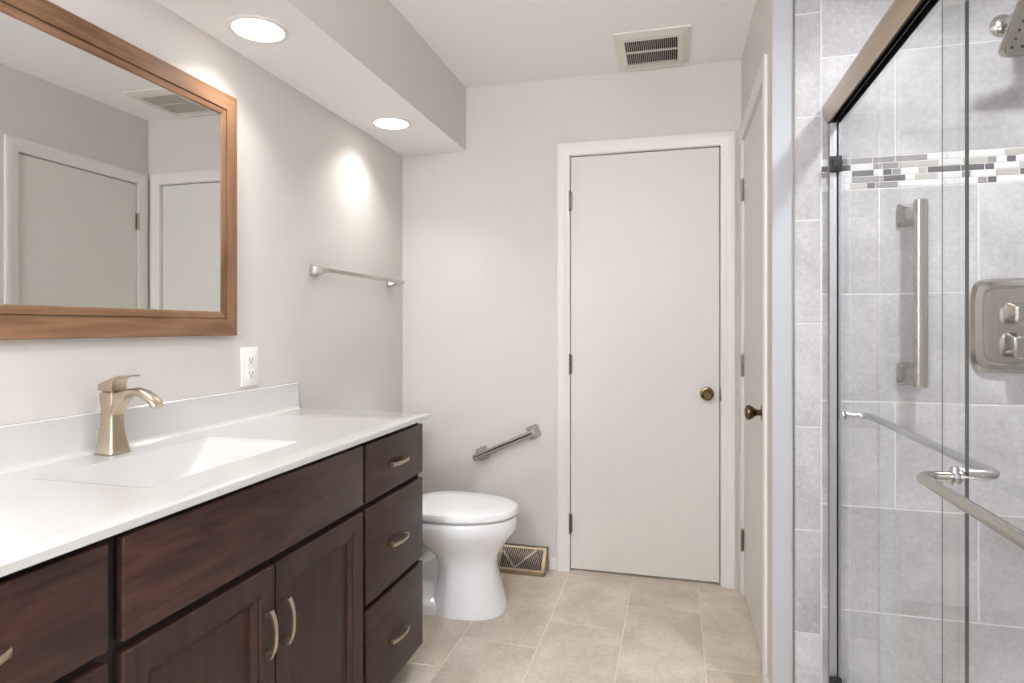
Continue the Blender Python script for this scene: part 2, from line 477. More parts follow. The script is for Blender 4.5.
def hinge_bm(p, along, out):
    bm = B(); p, a, n = Vector(p), Vector(along), Vector(out)
    tube(bm, [p + n * 0.006 + Vector((0, 0, z)) for z in (-0.044, -0.0155)], 0.0058, 12)
    tube(bm, [p + n * 0.006 + Vector((0, 0, z)) for z in (-0.0145, 0.0145)], 0.0058, 12)
    tube(bm, [p + n * 0.006 + Vector((0, 0, z)) for z in (0.0155, 0.044)], 0.0058, 12)
    tube(bm, [p + n * 0.006 + Vector((0, 0, z)) for z in (0.044, 0.050)], [0.0068, 0.004], 12)
    tube(bm, [p + n * 0.006 + Vector((0, 0, z)) for z in (-0.050, -0.044)], [0.004, 0.0068], 12)
    e = a * 0.0115; w_ = n * 0.0012
    q = [p - e, p + e, p + e + w_, p - e + w_]
    loft(bm, [[v + Vector((0, 0, -0.044)) for v in q], [v + Vector((0, 0, 0.044)) for v in q]])
    return bm

# door_1: flush white slab door in the back wall
bm = B(); quad_box(bm, DX0 + 0.002, DX1 - 0.003, YB + 0.006, YB + 0.041, 0.012, DZ - 0.003, 0.0015, 1)
d1 = struct(obj('door_1', bm, 'doorp', origin=(DX0, YB, 0)))
bm = B(); pr = casing_profile()
ch = []
for (x, z, mx, mz) in [(DX0 - 0.004, 0.0, -1, 0), (DX0 - 0.004, DZ + 0.004, -1, 1), (DX1 + 0.004, DZ + 0.004, 1, 1), (DX1 + 0.004, 0.0, 1, 0)]:
    ch.append([(x + mx * o_, YB - t_, z + mz * o_) for o_, t_ in pr])
loft(bm, ch)
obj('door_casing', bm, 'white', d1)
bm = B()
quad_box(bm, DX0 - 0.011, DX0 - 0.001, YB + 0.0005, YB + T, 0, DZ + 0.011); quad_box(bm, DX1 + 0.001, DX1 + 0.011, YB + 0.0005, YB + T, 0, DZ + 0.011)
quad_box(bm, DX0 - 0.001, DX1 + 0.001, YB + 0.0005, YB + T, DZ + 0.001, DZ + 0.011)
quad_box(bm, DX0 - 0.001, DX1 + 0.001, YB + 0.05, YB + 0.06, DZ - 0.03, DZ + 0.001)
obj('door_jamb', bm, 'white', d1)
for z in (1.805, 1.009, 0.233):
    obj('hinge', hinge_bm((DX0 - 0.001, YB - 0.001, z), (1, 0, 0), (0, -1, 0)), 'hinge', d1)
def knob_parts(c, ax, parent):
    bm = B(); lathe(bm, c, ax, [(0, 0.031), (0.003, 0.031), (0.006, 0.028), (0.008, 0.018), (0.008, 0.011)])
    r = obj('knob_rosette', bm, 'brass', parent)
    bm = B(); lathe(bm, c, ax, [(0.007, 0.0105), (0.018, 0.0105), (0.026, 0.013), (0.034, 0.020), (0.042, 0.0255), (0.050, 0.0265), (0.056, 0.024), (0.059, 0.018), (0.0585, 0.0165), (0.0605, 0.0145), (0.0605, 0.006), (0.059, 0.005)])
    obj('door_knob', bm, 'brass', parent)
knob_parts((0.143, YB + 0.006, 0.881), (0, -1, 0), d1)
bm = B(); quad_box(bm, DX1 - 0.002, DX1 + 0.005, YB - 0.0105, YB + 0.006, 0.852, 0.908, 0.002)
obj('strike_plate', bm, 'hinge', d1)

# door_2: matching door in the right wall
bm = B(); quad_box(bm, XR + 0.004, XR + 0.039, RY0 + 0.003, RY1 - 0.002, 0.012, RZ - 0.003, 0.0015, 1)
d2 = struct(obj('door_2', bm, 'doorp', origin=(XR, RY1, 0)))
bm = B(); ch = []
for (y, z, my, mz) in [(RY0 - 0.004, 0.0, -1, 0), (RY0 - 0.004, RZ + 0.004, -1, 1), (RY1 + 0.004, RZ + 0.004, 1, 1), (RY1 + 0.004, 0.0, 1, 0)]:
    ch.append([(XR - t_ * 0.75, y + my * o_, z + mz * o_) for o_, t_ in pr])
loft(bm, ch)
obj('door_casing', bm, 'white', d2)
bm = B()
quad_box(bm, XR + 0.0005, XR + 0.12, RY0 - 0.011, RY0 - 0.001, 0, RZ + 0.011); quad_box(bm, XR + 0.0005, XR + 0.12, RY1 + 0.001, RY1 + 0.011, 0, RZ + 0.011)
quad_box(bm, XR + 0.0005, XR + 0.12, RY0 - 0.001, RY1 + 0.001, RZ + 0.001, RZ + 0.011)
obj('door_jamb', bm, 'white', d2)
for z in (1.80, 1.02, 0.245):
    obj('hinge', hinge_bm((XR + 0.001, RY1 - 0.001, z), (0, 1, 0), (-1, 0, 0)), 'dnickel', d2)
knob_parts((XR + 0.004, 2.305, 0.892), (-1, 0, 0), d2)

# ================================================================ LIGHTS
def downlight(loc, label, lens, group=None):
    t = thing('recessed_light', label, 'light', loc, group)
    z = loc[2]
    bm = B(); lathe(bm, (loc[0], loc[1], z), (0, 0, -1), [(-0.002, 0.088), (0.003, 0.0875), (0.0065, 0.084), (0.008, 0.079), (0.0065, 0.0745), (-0.002, 0.0735)], 48)
    obj('trim_ring', bm, 'white', t)
    bm = B(); lathe(bm, (loc[0], loc[1], z), (0, 0, -1), [(0.0, 0.0735), (0.004, 0.0735), (0.0045, 0.072)], 48)
    obj('lens', bm, lens, t)
    beam(loc, lens == 'slens')
    return t
def beam(loc, cool=False):
    d = bpy.data.lights.new('downlight_beam', 'AREA'); d.shape = 'DISK'; d.size = 0.13; d.spread = math.radians(150 if cool else 114)
    d.energy = SHOWER_W if cool else DOWN_W; d.color = (0.95, 0.97, 1.0) if cool else (1.0, 0.985, 0.965)
    o = bpy.data.objects.new('downlight_beam', d); C.objects.link(o); o.location = (loc[0], loc[1], loc[2] - 0.010)
l0 = downlight((-1.212, 1.610, SZ), 'round recessed downlight in the soffit, nearer one above the mirror corner', 'lens', 'soffit downlights')
beam((-1.205, 2.497, SZ))
dup(l0, (-1.205, 2.497, SZ), 'round recessed downlight at the far end of the soffit by the back wall')
downlight((0.86, 1.30, CZ), 'round recessed downlight in the ceiling over the shower', 'slens')
rl = thing('fill_globe_lamp', 'white globe lamp added out of view behind the viewer as fill light', 'light', (-0.50, -0.95, CZ))  # lamp added out of view to brighten the room
bm = B(); lathe(bm, (-0.50, -0.95, CZ), (0, 0, -1), [(0.0, 0.07), (0.015, 0.07), (0.025, 0.05), (0.028, 0.012), (0.145, 0.012), (0.15, 0.03), (0.165, 0.03)], 40); obj('fill_lamp_base', bm, 'white', rl)
bm = B(); lathe(bm, (-0.50, -0.95, CZ - 0.285), (0, 0, -1), [(-0.13 * math.cos(PI * i / 14), 0.13 * math.sin(PI * i / 14)) for i in range(1, 15)], 40); obj('fill_lamp_shade', bm, 'fill_lens', rl)

# ================================================================ CEILING VENT
vx0, vx1, vy0, vy1 = -0.252, 0.064, 2.598, 2.962
t = thing('ceiling_vent', 'off-white square exhaust fan grille on the ceiling near the back wall', 'vent', ((vx0 + vx1) / 2, (vy0 + vy1) / 2, CZ))
def rect(x0, x1, y0, y1, z): return [(x0, y0, z), (x1, y0, z), (x1, y1, z), (x0, y1, z)]
ix0, ix1, iy0, iy1 = -0.209, 0.011, 2.665, 2.908
bm = B()
loft(bm, [rect(vx0, vx1, vy0, vy1, CZ), rect(vx0, vx1, vy0, vy1, CZ - 0.005), rect(vx0 + 0.036, vx1 - 0.036, vy0 + 0.04, vy1 - 0.04, CZ - 0.013),
          rect(ix0, ix1, iy0, iy1, CZ - 0.013), rect(ix0, ix1, iy0, iy1, CZ - 0.001)], False, False)
obj('vent_frame', bm, 'vent', t, smooth=10)
bm = B(); quad_box(bm, ix0 + .001, ix1 - .001, iy0 + .001, iy1 - .001, CZ - 0.003, CZ - 0.0005); obj('duct_shade_plate', bm, 'dark', t)  # dark plate set in for the shade inside the duct
n = 26
for i in range(1, n):
    x = ix0 + (ix1 - ix0) * i / n
    bm = B(); quad_box(bm, x - 0.0008, x + 0.0008, iy0, iy1, CZ - 0.013, CZ - 0.004); obj('louver_slat', bm, 'vent', t)
bm = B(); quad_box(bm, ix0, ix1, 2.7775, 2.7805, CZ - 0.0135, CZ - 0.004); obj('cross_bar', bm, 'vent', t)

# ================================================================ MIRROR
my0, my1, mz0, mz1, fw = 0.70, 1.698, 1.163, 1.921, 0.0745
t = thing('wall_mirror', 'rectangular mirror in a brown walnut-stained frame above the vanity', 'mirror', (XL, (my0 + my1) / 2, mz0))
fp = [(0.0, 0.001), (0.0, 0.024), (0.003, 0.027), (0.052, 0.030), (0.0522, 0.021), (0.0542, 0.021), (0.0544, 0.0275), (0.0560, 0.0275), (0.070, 0.026), (fw, 0.0238), (fw, 0.001)]
def frame_side(a, b):
    bm = B(); ring = []
    for (y, z, sy, sz) in (a, b): ring.append([(XL + t_, y + sy * o_, z + sz * o_) for o_, t_ in fp])
    loft(bm, ring); return bm
cs = [(my0, mz0, 1, 1), (my1, mz0, -1, 1), (my1, mz1, -1, -1), (my0, mz1, 1, -1)]
for i, m_ in enumerate(['frame_h', 'frame_v', 'frame_h', 'frame_v']):
    obj('frame_rail' if i % 2 == 0 else 'frame_stile', frame_side(cs[i], cs[(i + 1) % 4]), m_, t, smooth=8)
bm = B(); quad_box(bm, XL + 0.002, XL + 0.0235, my0 + fw - 0.002, my1 - fw + 0.002, mz0 + fw - 0.002, mz1 - fw + 0.002)
obj('mirror_glass', bm, 'mirror', t)

# ================================================================ VANITY
VY0, VY1 = 0.365, 2.034           # cabinet ends
XF, XD = -0.878, -0.858           # face frame front, door/drawer faces
t = thing('vanity_cabinet', 'dark espresso-stained vanity cabinet with doors and drawers under the white top', 'cabinet', (-1.12, 1.2, 0))
bm = B()
quad_box(bm, XL + 0.003, XF, VY1 - 0.018, VY1, 0.062, CT - 0.019); quad_box(bm, XL + 0.003, XF, VY0, VY0 + 0.018, 0.062, CT - 0.019)
quad_box(bm, XL + 0.003, XF - 0.02, VY0 + 0.018, VY1 - 0.018, 0.062, 0.080)
quad_box(bm, XL + 0.003, XL + 0.012, VY0 + 0.018, VY1 - 0.018, 0.093, CT - 0.15)
ff = XF - 0.019
for y0, y1 in ((VY0, VY0 + 0.02), (0.772, 0.808), (1.59, 1.626), (VY1 - 0.02, VY1)): quad_box(bm, ff, XF, y0, y1, 0.062, CT - 0.019)
for z0, z1 in ((0.062, 0.09), (0.352, 0.386), (0.645, 0.682), (0.848, CT - 0.019)): quad_box(bm, ff, XF - 0.0005, VY0, VY1, z0, z1)
obj('cabinet_body', bm, 'wood_d', t)
bm = B(); quad_box(bm, XF - 0.085, XF - 0.07, VY0 + 0.01, VY1 - 0.01, 0.0005, 0.0625); quad_box(bm, XL + 0.005, XF - 0.085, VY1 - 0.03, VY1 - 0.012, 0.0005, 0.0625)
obj('toe_kick', bm, 'wood_d', t)

def slab(y0, y1, z0, z1):
    bm = B(); quad_box(bm, XF + 0.001, XD, y0, y1, z0, z1, 0.0035, 3); return bm
def pull_bm(c, vertical, L_=0.118):
    """arched bow pull standing on two feet"""
    bm = B(); pts = []; rad = []
    n = 14
    for i in range(n + 1):
        s = -1 + 2 * i / n
        d = 0.0245 - 0.013 * abs(s) ** 2.6
        pts.append((XD + d, s)); rad.append((0.0062 - 0.0016 * (1 - abs(s)), 0.0034))
    rings = []
    for (x, s), (a, b) in zip(pts, rad):
        if vertical:
            rings.append([(x + dx, c[0] + dy, c[1] + s * L_ / 2) for dx, dy in ((-b, -a), (b * .6, -a), (b, -a * .5), (b, a * .5), (b * .6, a), (-b, a))])
        else:
            rings.append([(x + dx, c[0] + s * L_ / 2, c[1] + dy) for dx, dy in ((-b, -a), (b * .6, -a), (b, -a * .5), (b, a * .5), (b * .6, a), (-b, a))])
    loft(bm, rings)
    for s in (-1, 1):
        e = s * (L_ / 2 - 0.0105)
        q = (c[0], c[1] + e) if vertical else (c[0] + e, c[1])
        quad_box(bm, XD + 0.0002, XD + 0.0155, q[0] - 0.0055, q[0] + 0.0055, q[1] - 0.0055, q[1] + 0.0055, 0.001, 1)
    return bm
ZR = [(0.682, 0.851), (0.386, 0.664), (0.078, 0.369)]
for (y0, y1, cy) in ((1.618, 2.030, 1.824), (0.372, 0.779, 0.563)):
    for (z0, z1) in ZR:
        d = obj('drawer', slab(y0, y1, z0, z1), 'wood_h', t)
        obj('drawer_pull', pull_bm((cy, (z0 + z1) / 2 - (0.004 if z0 > 0.6 else 0.012)), False), 'bronze_nickel', d)
obj('false_front', slab(0.806, 1.600, 0.682, 0.853), 'wood_h', t)

def shaker(y0, y1, z0, z1):
    """frame and panel: mitred raised frame, ogee step, flat recessed field"""
    bm = B(); x1, x0 = XD, XF + 0.001
    prof = [(0.0, x0), (0.0, x1 - 0.004), (0.0035, x1), (0.047, x1), (0.0495, x1 - 0.0045), (0.057, x1 - 0.0050), (0.068, x1 - 0.0120), (0.0685, x1 - 0.0165), (0.072, x1 - 0.0165)]
    rings = [[(x, y0 + o, z0 + o), (x, y1 - o, z0 + o), (x, y1 - o, z1 - o), (x, y0 + o, z1 - o)] for o, x in prof]
    loft(bm, rings, True, False)
    return bm
for (y0, y1, hy) in ((0.806, 1.1985, 1.166), (1.2045, 1.600, 1.231)):
    d = obj('cabinet_door', shaker(y0, y1, 0.078, 0.664), 'wood_v', t, smooth=12)
    bm = B(); quad_box(bm, XF + 0.002, XD - 0.0166, y0 + 0.071, y1 - 0.071, 0.078 + 0.071, 0.664 - 0.071)
    obj('door_panel', bm, 'wood_v', d)
    obj('door_pull', pull_bm((hy, 0.524), True, 0.104), 'bronze_nickel', d)

# countertop with the integral rectangular basin
t = thing('sink_countertop', 'white one-piece vanity top with moulded rectangular sink and backsplash', 'countertop', (-1.11, 1.2, CT))
cx0, cx1, cy0, cy1 = XL + 0.001, -0.843, 0.345, 2.052
bx0, bx1, by0, by1 = -1.250, -0.966, 0.968, 1.448
def lerp(a, b, n): return [a + (b - a) * i / n for i in range(n + 1)]
xs = [cx0, XL + 0.02] + lerp(bx0 - 0.012, bx1 + 0.012, 52) + [-0.90, cx1 - 0.007, cx1 - 0.003, cx1]
ys = [cy0, cy0 + 0.003, cy0 + 0.007] + lerp(by0 - 0.012, by1 + 0.012, 72) + [1.6, 1.85, cy1 - 0.007, cy1 - 0.003, cy1]
def basin(x, y):
    def edge(d, w, p=0.9):
        s = max(0.0, min(1.0, d / w)); return math.sin(s * PI / 2) ** p
    f = [edge(x - bx0, 0.060, 0.9), edge(bx1 - x, 0.11, 1.0), edge(y - by0, 0.22, 0.80), edge(by1 - y, 0.22, 0.80)]
    if min(f) <= 0: return 0.0
    k = 0.18; m_ = f[0]
    for g in f[1:]:
        h = max(k - abs(m_ - g), 0) / k; m_ = min(m_, g) - h * h * k * 0.25
    return 0.105 * max(0.0, m_)
def top_z(x, y):
    z = CT - basin(x, y)
    e = min(cx1 - x, cy1 - y, y - cy0)
    if e < 0.0069: z -= 0.0045 * (1 - e / 0.007) ** 2
    return z
bm = B()
G = [[bm.verts.new((x, y, top_z(x, y))) for y in ys] for x in xs]
for i in range(len(xs) - 1):
    for j in range(len(ys) - 1): bm.faces.new((G[i][j], G[i + 1][j], G[i + 1][j + 1], G[i][j + 1]))
# skirt: 18 mm edge and a short return underneath
loop = [G[0][j] for j in range(len(ys))] + [G[i][-1] for i in range(1, len(xs))] + [G[-1][j] for j in range(len(ys) - 2, -1, -1)] + [G[i][0] for i in range(len(xs) - 2, 0, -1)]
low = [bm.verts.new((v.co.x, v.co.y, CT - 0.0185)) for v in loop]
inn = [bm.verts.new((min(max(v.co.x, cx0 + 0.02), cx1 - 0.05), min(max(v.co.y, cy0 + 0.05), cy1 - 0.05), CT - 0.0186)) for v in loop]
for i in range(len(loop)):
    j = (i + 1) % len(loop)
    bm.faces.new((loop[i], loop[j], low[j], low[i])); bm.faces.new((low[i], low[j], inn[j], inn[i]))
obj('countertop_slab', bm, 'marble', t, smooth=40)
bm = B()
pf = [(XL + 0.0015, CT - 0.0010), (XL + 0.0015, CT + 0.097), (XL + 0.017, CT + 0.097), (XL + 0.0195, CT + 0.0945), (XL + 0.0200, CT + 0.012), (XL + 0.0225, CT + 0.0055), (XL + 0.027, CT + 0.0020), (XL + 0.034, CT - 0.0010)]
prism(bm, pf, 'y', cy0 + 0.002, cy1 - 0.012)
obj('backsplash', bm, 'marble', t)
bm = B(); zb = CT - basin(-1.10, 1.2)
lathe(bm, (-1.10, 1.2, zb), (0, 0, 1), [(-0.002, 0.024), (0.002, 0.024), (0.003, 0.021), (0.001, 0.018), (0.004, 0.016), (0.005, 0.008), (0.005, 0.0)], 28)
obj('sink_drain', bm, 'bronze_nickel', t)

# ================================================================ FAUCET
fx, fy = -1.314, 1.203
t = thing('sink_faucet', 'single-lever brushed nickel faucet standing behind the sink basin', 'faucet', (fx, fy, CT))
bm = B()
def sq(cx, cy, z, a, b, n=7): return sring((cx, cy, z), (1, 0, 0), (0, 1, 0), a, b, n, 40)
loft(bm, [sq(fx, fy, CT + 0.0010, .0290, .0290), sq(fx, fy, CT + 0.004, .0295, .0295), sq(fx, fy, CT + .012, .0275, .0275), sq(fx, fy, CT + .035, .0232, .0232), sq(fx, fy, CT + .06, .0202, .0202),
          sq(fx, fy, CT + .085, .0188, .0188), sq(fx, fy, CT + .11, .0190, .0190), sq(fx, fy, CT + .135, .0205, .0205), sq(fx, fy, CT + .146, .0212, .0212), sq(fx, fy, CT + .148, .0200, .0200)])
obj('faucet_body', bm, 'bronze_nickel', t, smooth=25)
bm = B(); sp = []
for (dx, dz, w_, h_) in [(0.000, 0.100, .0186, .018), (0.014, 0.119, .0186, .0175), (0.031, 0.137, .0178, .0135), (0.052, 0.148, .0165, .0100), (0.076, 0.152, .0165, .0085), (0.096, 0.146, .0165, .0085),
                         (0.114, 0.136, .0165, .0085), (0.128, 0.124, .0165, .0082), (0.134, 0.117, .016, .0078)]:
    sp.append((dx, dz, w_, h_))
rings = []
for i, (dx, dz, w_, h_) in enumerate(sp):
    a = sp[max(i - 1, 0)]; b = sp[min(i + 1, len(sp) - 1)]
    tx, tz = b[0] - a[0], b[1] - a[1]; l_ = math.hypot(tx, tz); tx /= l_; tz /= l_
    rings.append(sring((fx + dx, fy, CT + dz), (0, 1, 0), (-tz, 0, tx), w_, h_, (12, 12, 7, 4)[i] if i < 4 else 3.2, 24))
loft(bm, rings)
obj('spout', bm, 'bronze_nickel', t)
bm = B()
loft(bm, [sq(fx, fy, CT + .1475, .0165, .0165), sq(fx, fy, CT + .1525, .0165, .0165)])
obj('lever_collar', bm, 'dnickel', t)
bm = B()
lev = [(-0.0215, .1525, .1640), (-0.0205, .1525, .1685), (-0.006, .1525, .1745), (0.008, .1525, .1800), (0.0200, .1530, .1842), (0.0208, .1700, .1850), (0.026, .1800, .1868), (0.040, .1850, .1892), (0.055, .1866, .1898), (0.068, .1866, .1896)]
rings = []
for i, (dx, z0, z1) in enumerate(lev):
    w_ = 0.0205 if dx < 0.02 else 0.0205 - (dx - 0.02) * 0.12
    e = 0.0012
    rings.append([(fx + dx, fy - w_, CT + z0), (fx + dx, fy + w_, CT + z0), (fx + dx, fy + w_, CT + z1 - e), (fx + dx, fy + w_ - e, CT + z1), (fx + dx, fy - w_ + e, CT + z1), (fx + dx, fy - w_, CT + z1 - e)])
loft(bm, rings)
obj('lever_handle', bm, 'bronze_nickel', t, smooth=25)
bm = B(); tube(bm, [(fx - 0.024, fy - 0.018, CT + 0.0012), (fx - 0.024, fy - 0.018, CT + 0.052)], 0.0022, 8); lathe(bm, (fx - 0.024, fy - 0.018, CT + 0.050), (0, 0, 1), [(0, .002), (.002, .0042), (.007, .0042), (.009, .002)], 12)
obj('drain_lift_rod', bm, 'bronze_nickel', t)

# ================================================================ OUTLET
oy0, oy1, oz0, oz1 = 1.742, 1.829, 0.993, 1.122
t = thing('wall_outlet', 'white duplex power outlet on the wall right of the mirror', 'outlet', (XL, (oy0 + oy1) / 2, (oz0 + oz1) / 2))
oc = (oy0 + oy1) / 2; om = (oz0 + oz1) / 2
bm = B(); quad_box(bm, XL + 0.0005, XL + 0.007, oy0, oy1, oz0, oz1, 0.003, 2); obj('cover_plate', bm, 'plastic', t)
for s in (-1, 1):
    zc = om + s * 0.023
    bm = B(); loft(bm, [sring((XL + x, oc, zc), (0, 1, 0), (0, 0, 1), .0195 - d, .0165 - d, 3.2, 28) for x, d in ((.006, 0), (.0085, 0), (.009, .0012))])
    r_ = obj('receptacle', bm, 'plastic', t)
    bm = B()
    quad_box(bm, XL + .0085, XL + .0094, oc - .0085, oc - .006, zc - .003, zc + .007); quad_box(bm, XL + .0085, XL + .0094, oc + .006, oc + .0085, zc - .003, zc + .006)
    lathe(bm, (XL + .0085, oc, zc - .0085), (1, 0, 0), [(0, .0028), (.0009, .0028)], 12)
    obj('socket_slots', bm, 'dark', r_)
bm = B(); lathe(bm, (XL + .0068, oc, om), (1, 0, 0), [(0, .0035), (.0012, .0032), (.0016, .002)], 14); obj('cover_screw', bm, 'plastic', t)

# ================================================================ TOWEL BAR
def flare_post(bm, p, n, h0, h1, L_, mi=0, pw=1.8, k=28):
    """square post that flares onto a wall; p on the wall, n away from it"""
    p, n = Vector(p), Vector(n); u = n.orthogonal().normalized(); v = n.cross(u)
    v = Vector((0, 0, 1)); u = v.cross(n).normalized()
    rings = [sring(p, u, v, h0, h0, 8, k), sring(p + n * 0.004, u, v, h0, h0, 8, k)]
    for i in range(1, 7):
        s = i / 6; h = h1 + (h0 - h1) * (1 - s) ** pw
        rings.append(sring(p + n * (0.004 + (L_ - 0.004) * s), u, v, h, h, 8, k))
    loft(bm, rings)
t = thing('towel_bar', 'straight brushed nickel towel bar on the left wall above the toilet', 'towel bar', (XL, 2.5, 1.41))
for y in (2.170, 2.838):
    bm = B(); flare_post(bm, (XL + 0.0005, y, 1.412), (1, 0, 0), 0.022, 0.0085, 0.070); obj('mounting_post', bm, 'nickel', t)
bm = B(); quad_box(bm, XL + 0.062, XL + 0.077, 2.150, 2.858, 1.4045, 1.4195, 0.0025, 2); obj('bar', bm, 'nickel', t)

# ================================================================ SLANTED GRAB BAR on the back wall
t = thing('grab_bar', 'short slanted brushed nickel grab bar on the back wall behind the toilet', 'grab bar', (-0.81, YB, 0.60))
pa, pb = Vector((-0.940, YB - 0.0005, 0.552)), Vector((-0.676, YB - 0.0005, 0.672))
dr = (pb - pa).normalized()
def tilted_post(p):
    bm = B(); u = dr; v = Vector((-dr.z, 0, dr.x)); n_ = Vector((0, -1, 0))
    rings = [sring(p, u, v, .032, .032, 8, 28), sring(p + n_ * .005, u, v, .032, .032, 8, 28)]
    for i in range(1, 7):
        s = i / 6; h = .016 + (.032 - .016) * (1 - s) ** 2
        rings.append(sring(p + n_ * (.005 + .056 * s), u, v, h, h, 8, 28))
    loft(bm, rings); return bm
for p in (pa, pb): obj('mounting_post', tilted_post(p), 'nickel', t)
bm = B(); q0 = pa + Vector((0, -0.066, 0)) - dr * 0.030; q1 = pb + Vector((0, -0.066, 0)) + dr * 0.012
u = Vector((0, 1, 0)); v = Vector((-dr.z, 0, dr.x))
loft(bm, [sring(q0 + dr * d, u, v, r, r, 2.8, 28) for d, r in ((0, .0135), (.002, .0152))] + [sring(q1 - dr * d, u, v, r, r, 2.8, 28) for d, r in ((.002, .0152), (0, .0135))])
obj('bar', bm, 'nickel', t)

# ================================================================ FLOOR REGISTER
rx0, rx1, ry0, ry1, rh = -0.832, -0.602, 2.890, YB - 0.0005, 0.108
t = thing('floor_register', 'slanted bronze lattice heating register on the floor against the back wall', 'vent', ((rx0 + rx1) / 2, 2.94, 0))
yt = YB - 0.030                                             # top edge of the sloping face
def face(x, s, d=0.0):                                      # point on the sloping front, s 0..1 up the slope, d inwards
    y0_, z0_, y1_, z1_ = ry0, 0.020, yt, rh
    nx = Vector((0, (z1_ - z0_), -(y1_ - y0_))).normalized()
    return Vector((x, y0_ + (y1_ - y0_) * s, z0_ + (z1_ - z0_) * s)) + nx * d
bm = B()
for xa, xb in ((rx0, rx0 + 0.004), (rx1 - 0.004, rx1)):
    prism(bm, [(ry0, 0.0006), (ry1, 0.0006), (ry1, rh), (yt, rh), (ry0, 0.020)], 'x', xa, xb)
quad_box(bm, rx0, rx1, yt, ry1, rh - 0.003, rh); quad_box(bm, rx0, rx1, ry0, ry0 + 0.003, 0.0006, 0.020)
def strip(bm, x0, x1, s0, s1, d0=0.0, d1=0.004):
    a = [face(x0, s0, d0), face(x1, s0, d0), face(x1, s1, d0), face(x0, s1, d0)]; b = [face(x0, s0, d1), face(x1, s0, d1), face(x1, s1, d1), face(x0, s1, d1)]
    loft(bm, [a, b])
strip(bm, rx0, rx1, 0, 0.08); strip(bm, rx0, rx1, 0.94, 1.0); strip(bm, rx0, rx0 + 0.007, 0.08, 0.94); strip(bm, rx1 - 0.017, rx1, 0.08, 0.94)
obj('register_frame', bm, 'reg', t)
bm = B()
a = [face(rx0 + 0.004, 0.02, 0.014), face(rx1 - 0.004, 0.02, 0.014), face(rx1 - 0.004, 0.98, 0.014), face(rx0 + 0.004, 0.98, 0.014)]
bm.faces.new([bm.verts.new(p) for p in a])
b_ = [p + Vector((0, 0.002, 0)) for p in a]; bm.faces.new([bm.verts.new(p) for p in reversed(b_)])
obj('duct_shade_sheet', bm, 'dark', t)  # dark sheet behind the lattice paints in the duct's shade
bm = B()                                                     # diagonal lattice, a V of thicker bars
gx0, gx1 = rx0 + 0.007, rx1 - 0.017; hgt = math.hypot(yt - ry0, rh - 0.02)
def bar(bm, xa, sa, xb, sb, w_, d0=0.0005, d1=0.004):
    pa_, pb_ = Vector((xa, sa * hgt)), Vector((xb, sb * hgt)); d = (pb_ - pa_); n_ = Vector((-d.y, d.x)).normalized() * w_ / 2
    q = [pa_ - n_, pb_ - n_, pb_ + n_, pa_ + n_]
    cl = lambda p: (min(max(p.x, gx0), gx1), min(max(p.y / hgt, 0.08), 0.94))
    q = [cl(p) for p in q]
    loft(bm, [[face(x, s, d0) for x, s in q], [face(x, s, d1) for x, s in q]])
vx = rx0 + 0.082
k = 0.050
x = gx0 - k + 0.004
while x < gx1:                                               # fine bars leaning left as they rise
    xa, sa, xb, sb = x + k, 0.08, x, 0.94
    if xb < gx0: sb -= (gx0 - xb) / k * 0.86; xb = gx0
    if xa > gx1: sa += (xa - gx1) / k * 0.86; xa = gx1
    if sb - sa > 0.05: bar(bm, xa, sa, xb, sb, 0.0030, 0.001, 0.0035)
    x += 0.0098
bar(bm, vx, 0.1, vx + 0.095, 0.92, 0.008, -0.0008, 0.003)
bar(bm, vx, 0.1, vx - 0.068, 0.75, 0.008, -0.0008, 0.003)
obj('lattice_grille', bm, 'dnickel', t)
bm = B(); tube(bm, [face(rx1 - 0.0085, 0.62, 0.002), face(rx1 - 0.0085, 0.62, -0.008)], 0.004, 10); tube(bm, [face(rx1 - 0.0085, 0.36, 0.002), face(rx1 - 0.0085, 0.36, -0.003)], 0.003, 10)
obj('damper_knob', bm, 'reg', t)

# ================================================================ TOILET
ty = 2.520
t = thing('toilet', 'white elongated two-piece toilet between the vanity and the back wall', 'toilet', (-1.0, ty, 0))
def egg(xb, xf, hw, z, k=36, n=2.15, split=0.42):
    """plan outline: xb rear, xf front, widest part at split of the length from the rear"""
    xm = xb + (xf - xb) * split; out = []
    for i in range(k):
        th = 2 * PI * i / k; c_, s_ = math.cos(th), math.sin(th)
        a = (xf - xm) if c_ > 0 else (xm - xb)
        nn = n if c_ > 0 else 2.6
        out.append((xm + math.copysign(abs(c_) ** (2 / nn), c_) * a, ty + math.copysign(abs(s_) ** (2 / nn), s_) * hw, z))
    return out
bm = B()
# front column and bowl, one surface from foot to rim
loft(bm, [egg(-1.02, -0.690, 0.140, 0.0008, n=2.7), egg(-1.02, -0.690, 0.140, 0.012, n=2.7), egg(-1.005, -0.697, 0.135, 0.035, n=2.7), egg(-0.985, -0.712, 0.125, 0.09, n=2.6),
          egg(-0.975, -0.727, 0.114, 0.155, n=2.5), egg(-0.978, -0.731, 0.112, 0.195, n=2.4), egg(-0.995, -0.722, 0.119, 0.232, n=2.3), egg(-1.035, -0.700, 0.138, 0.268, n=2.2),
          egg(-1.085, -0.672, 0.162, 0.305, n=2.15), egg(-1.12, -0.653, 0.178, 0.330, n=2.12), egg(-1.132, -0.647, 0.184, 0.345, n=2.1), egg(-1.136, -0.644, 0.1865, 0.358, n=2.1), egg(-1.136, -0.645, 0.186, 0.386, n=2.1), egg(-1.132, -0.650, 0.181, 0.393, n=2.1)])
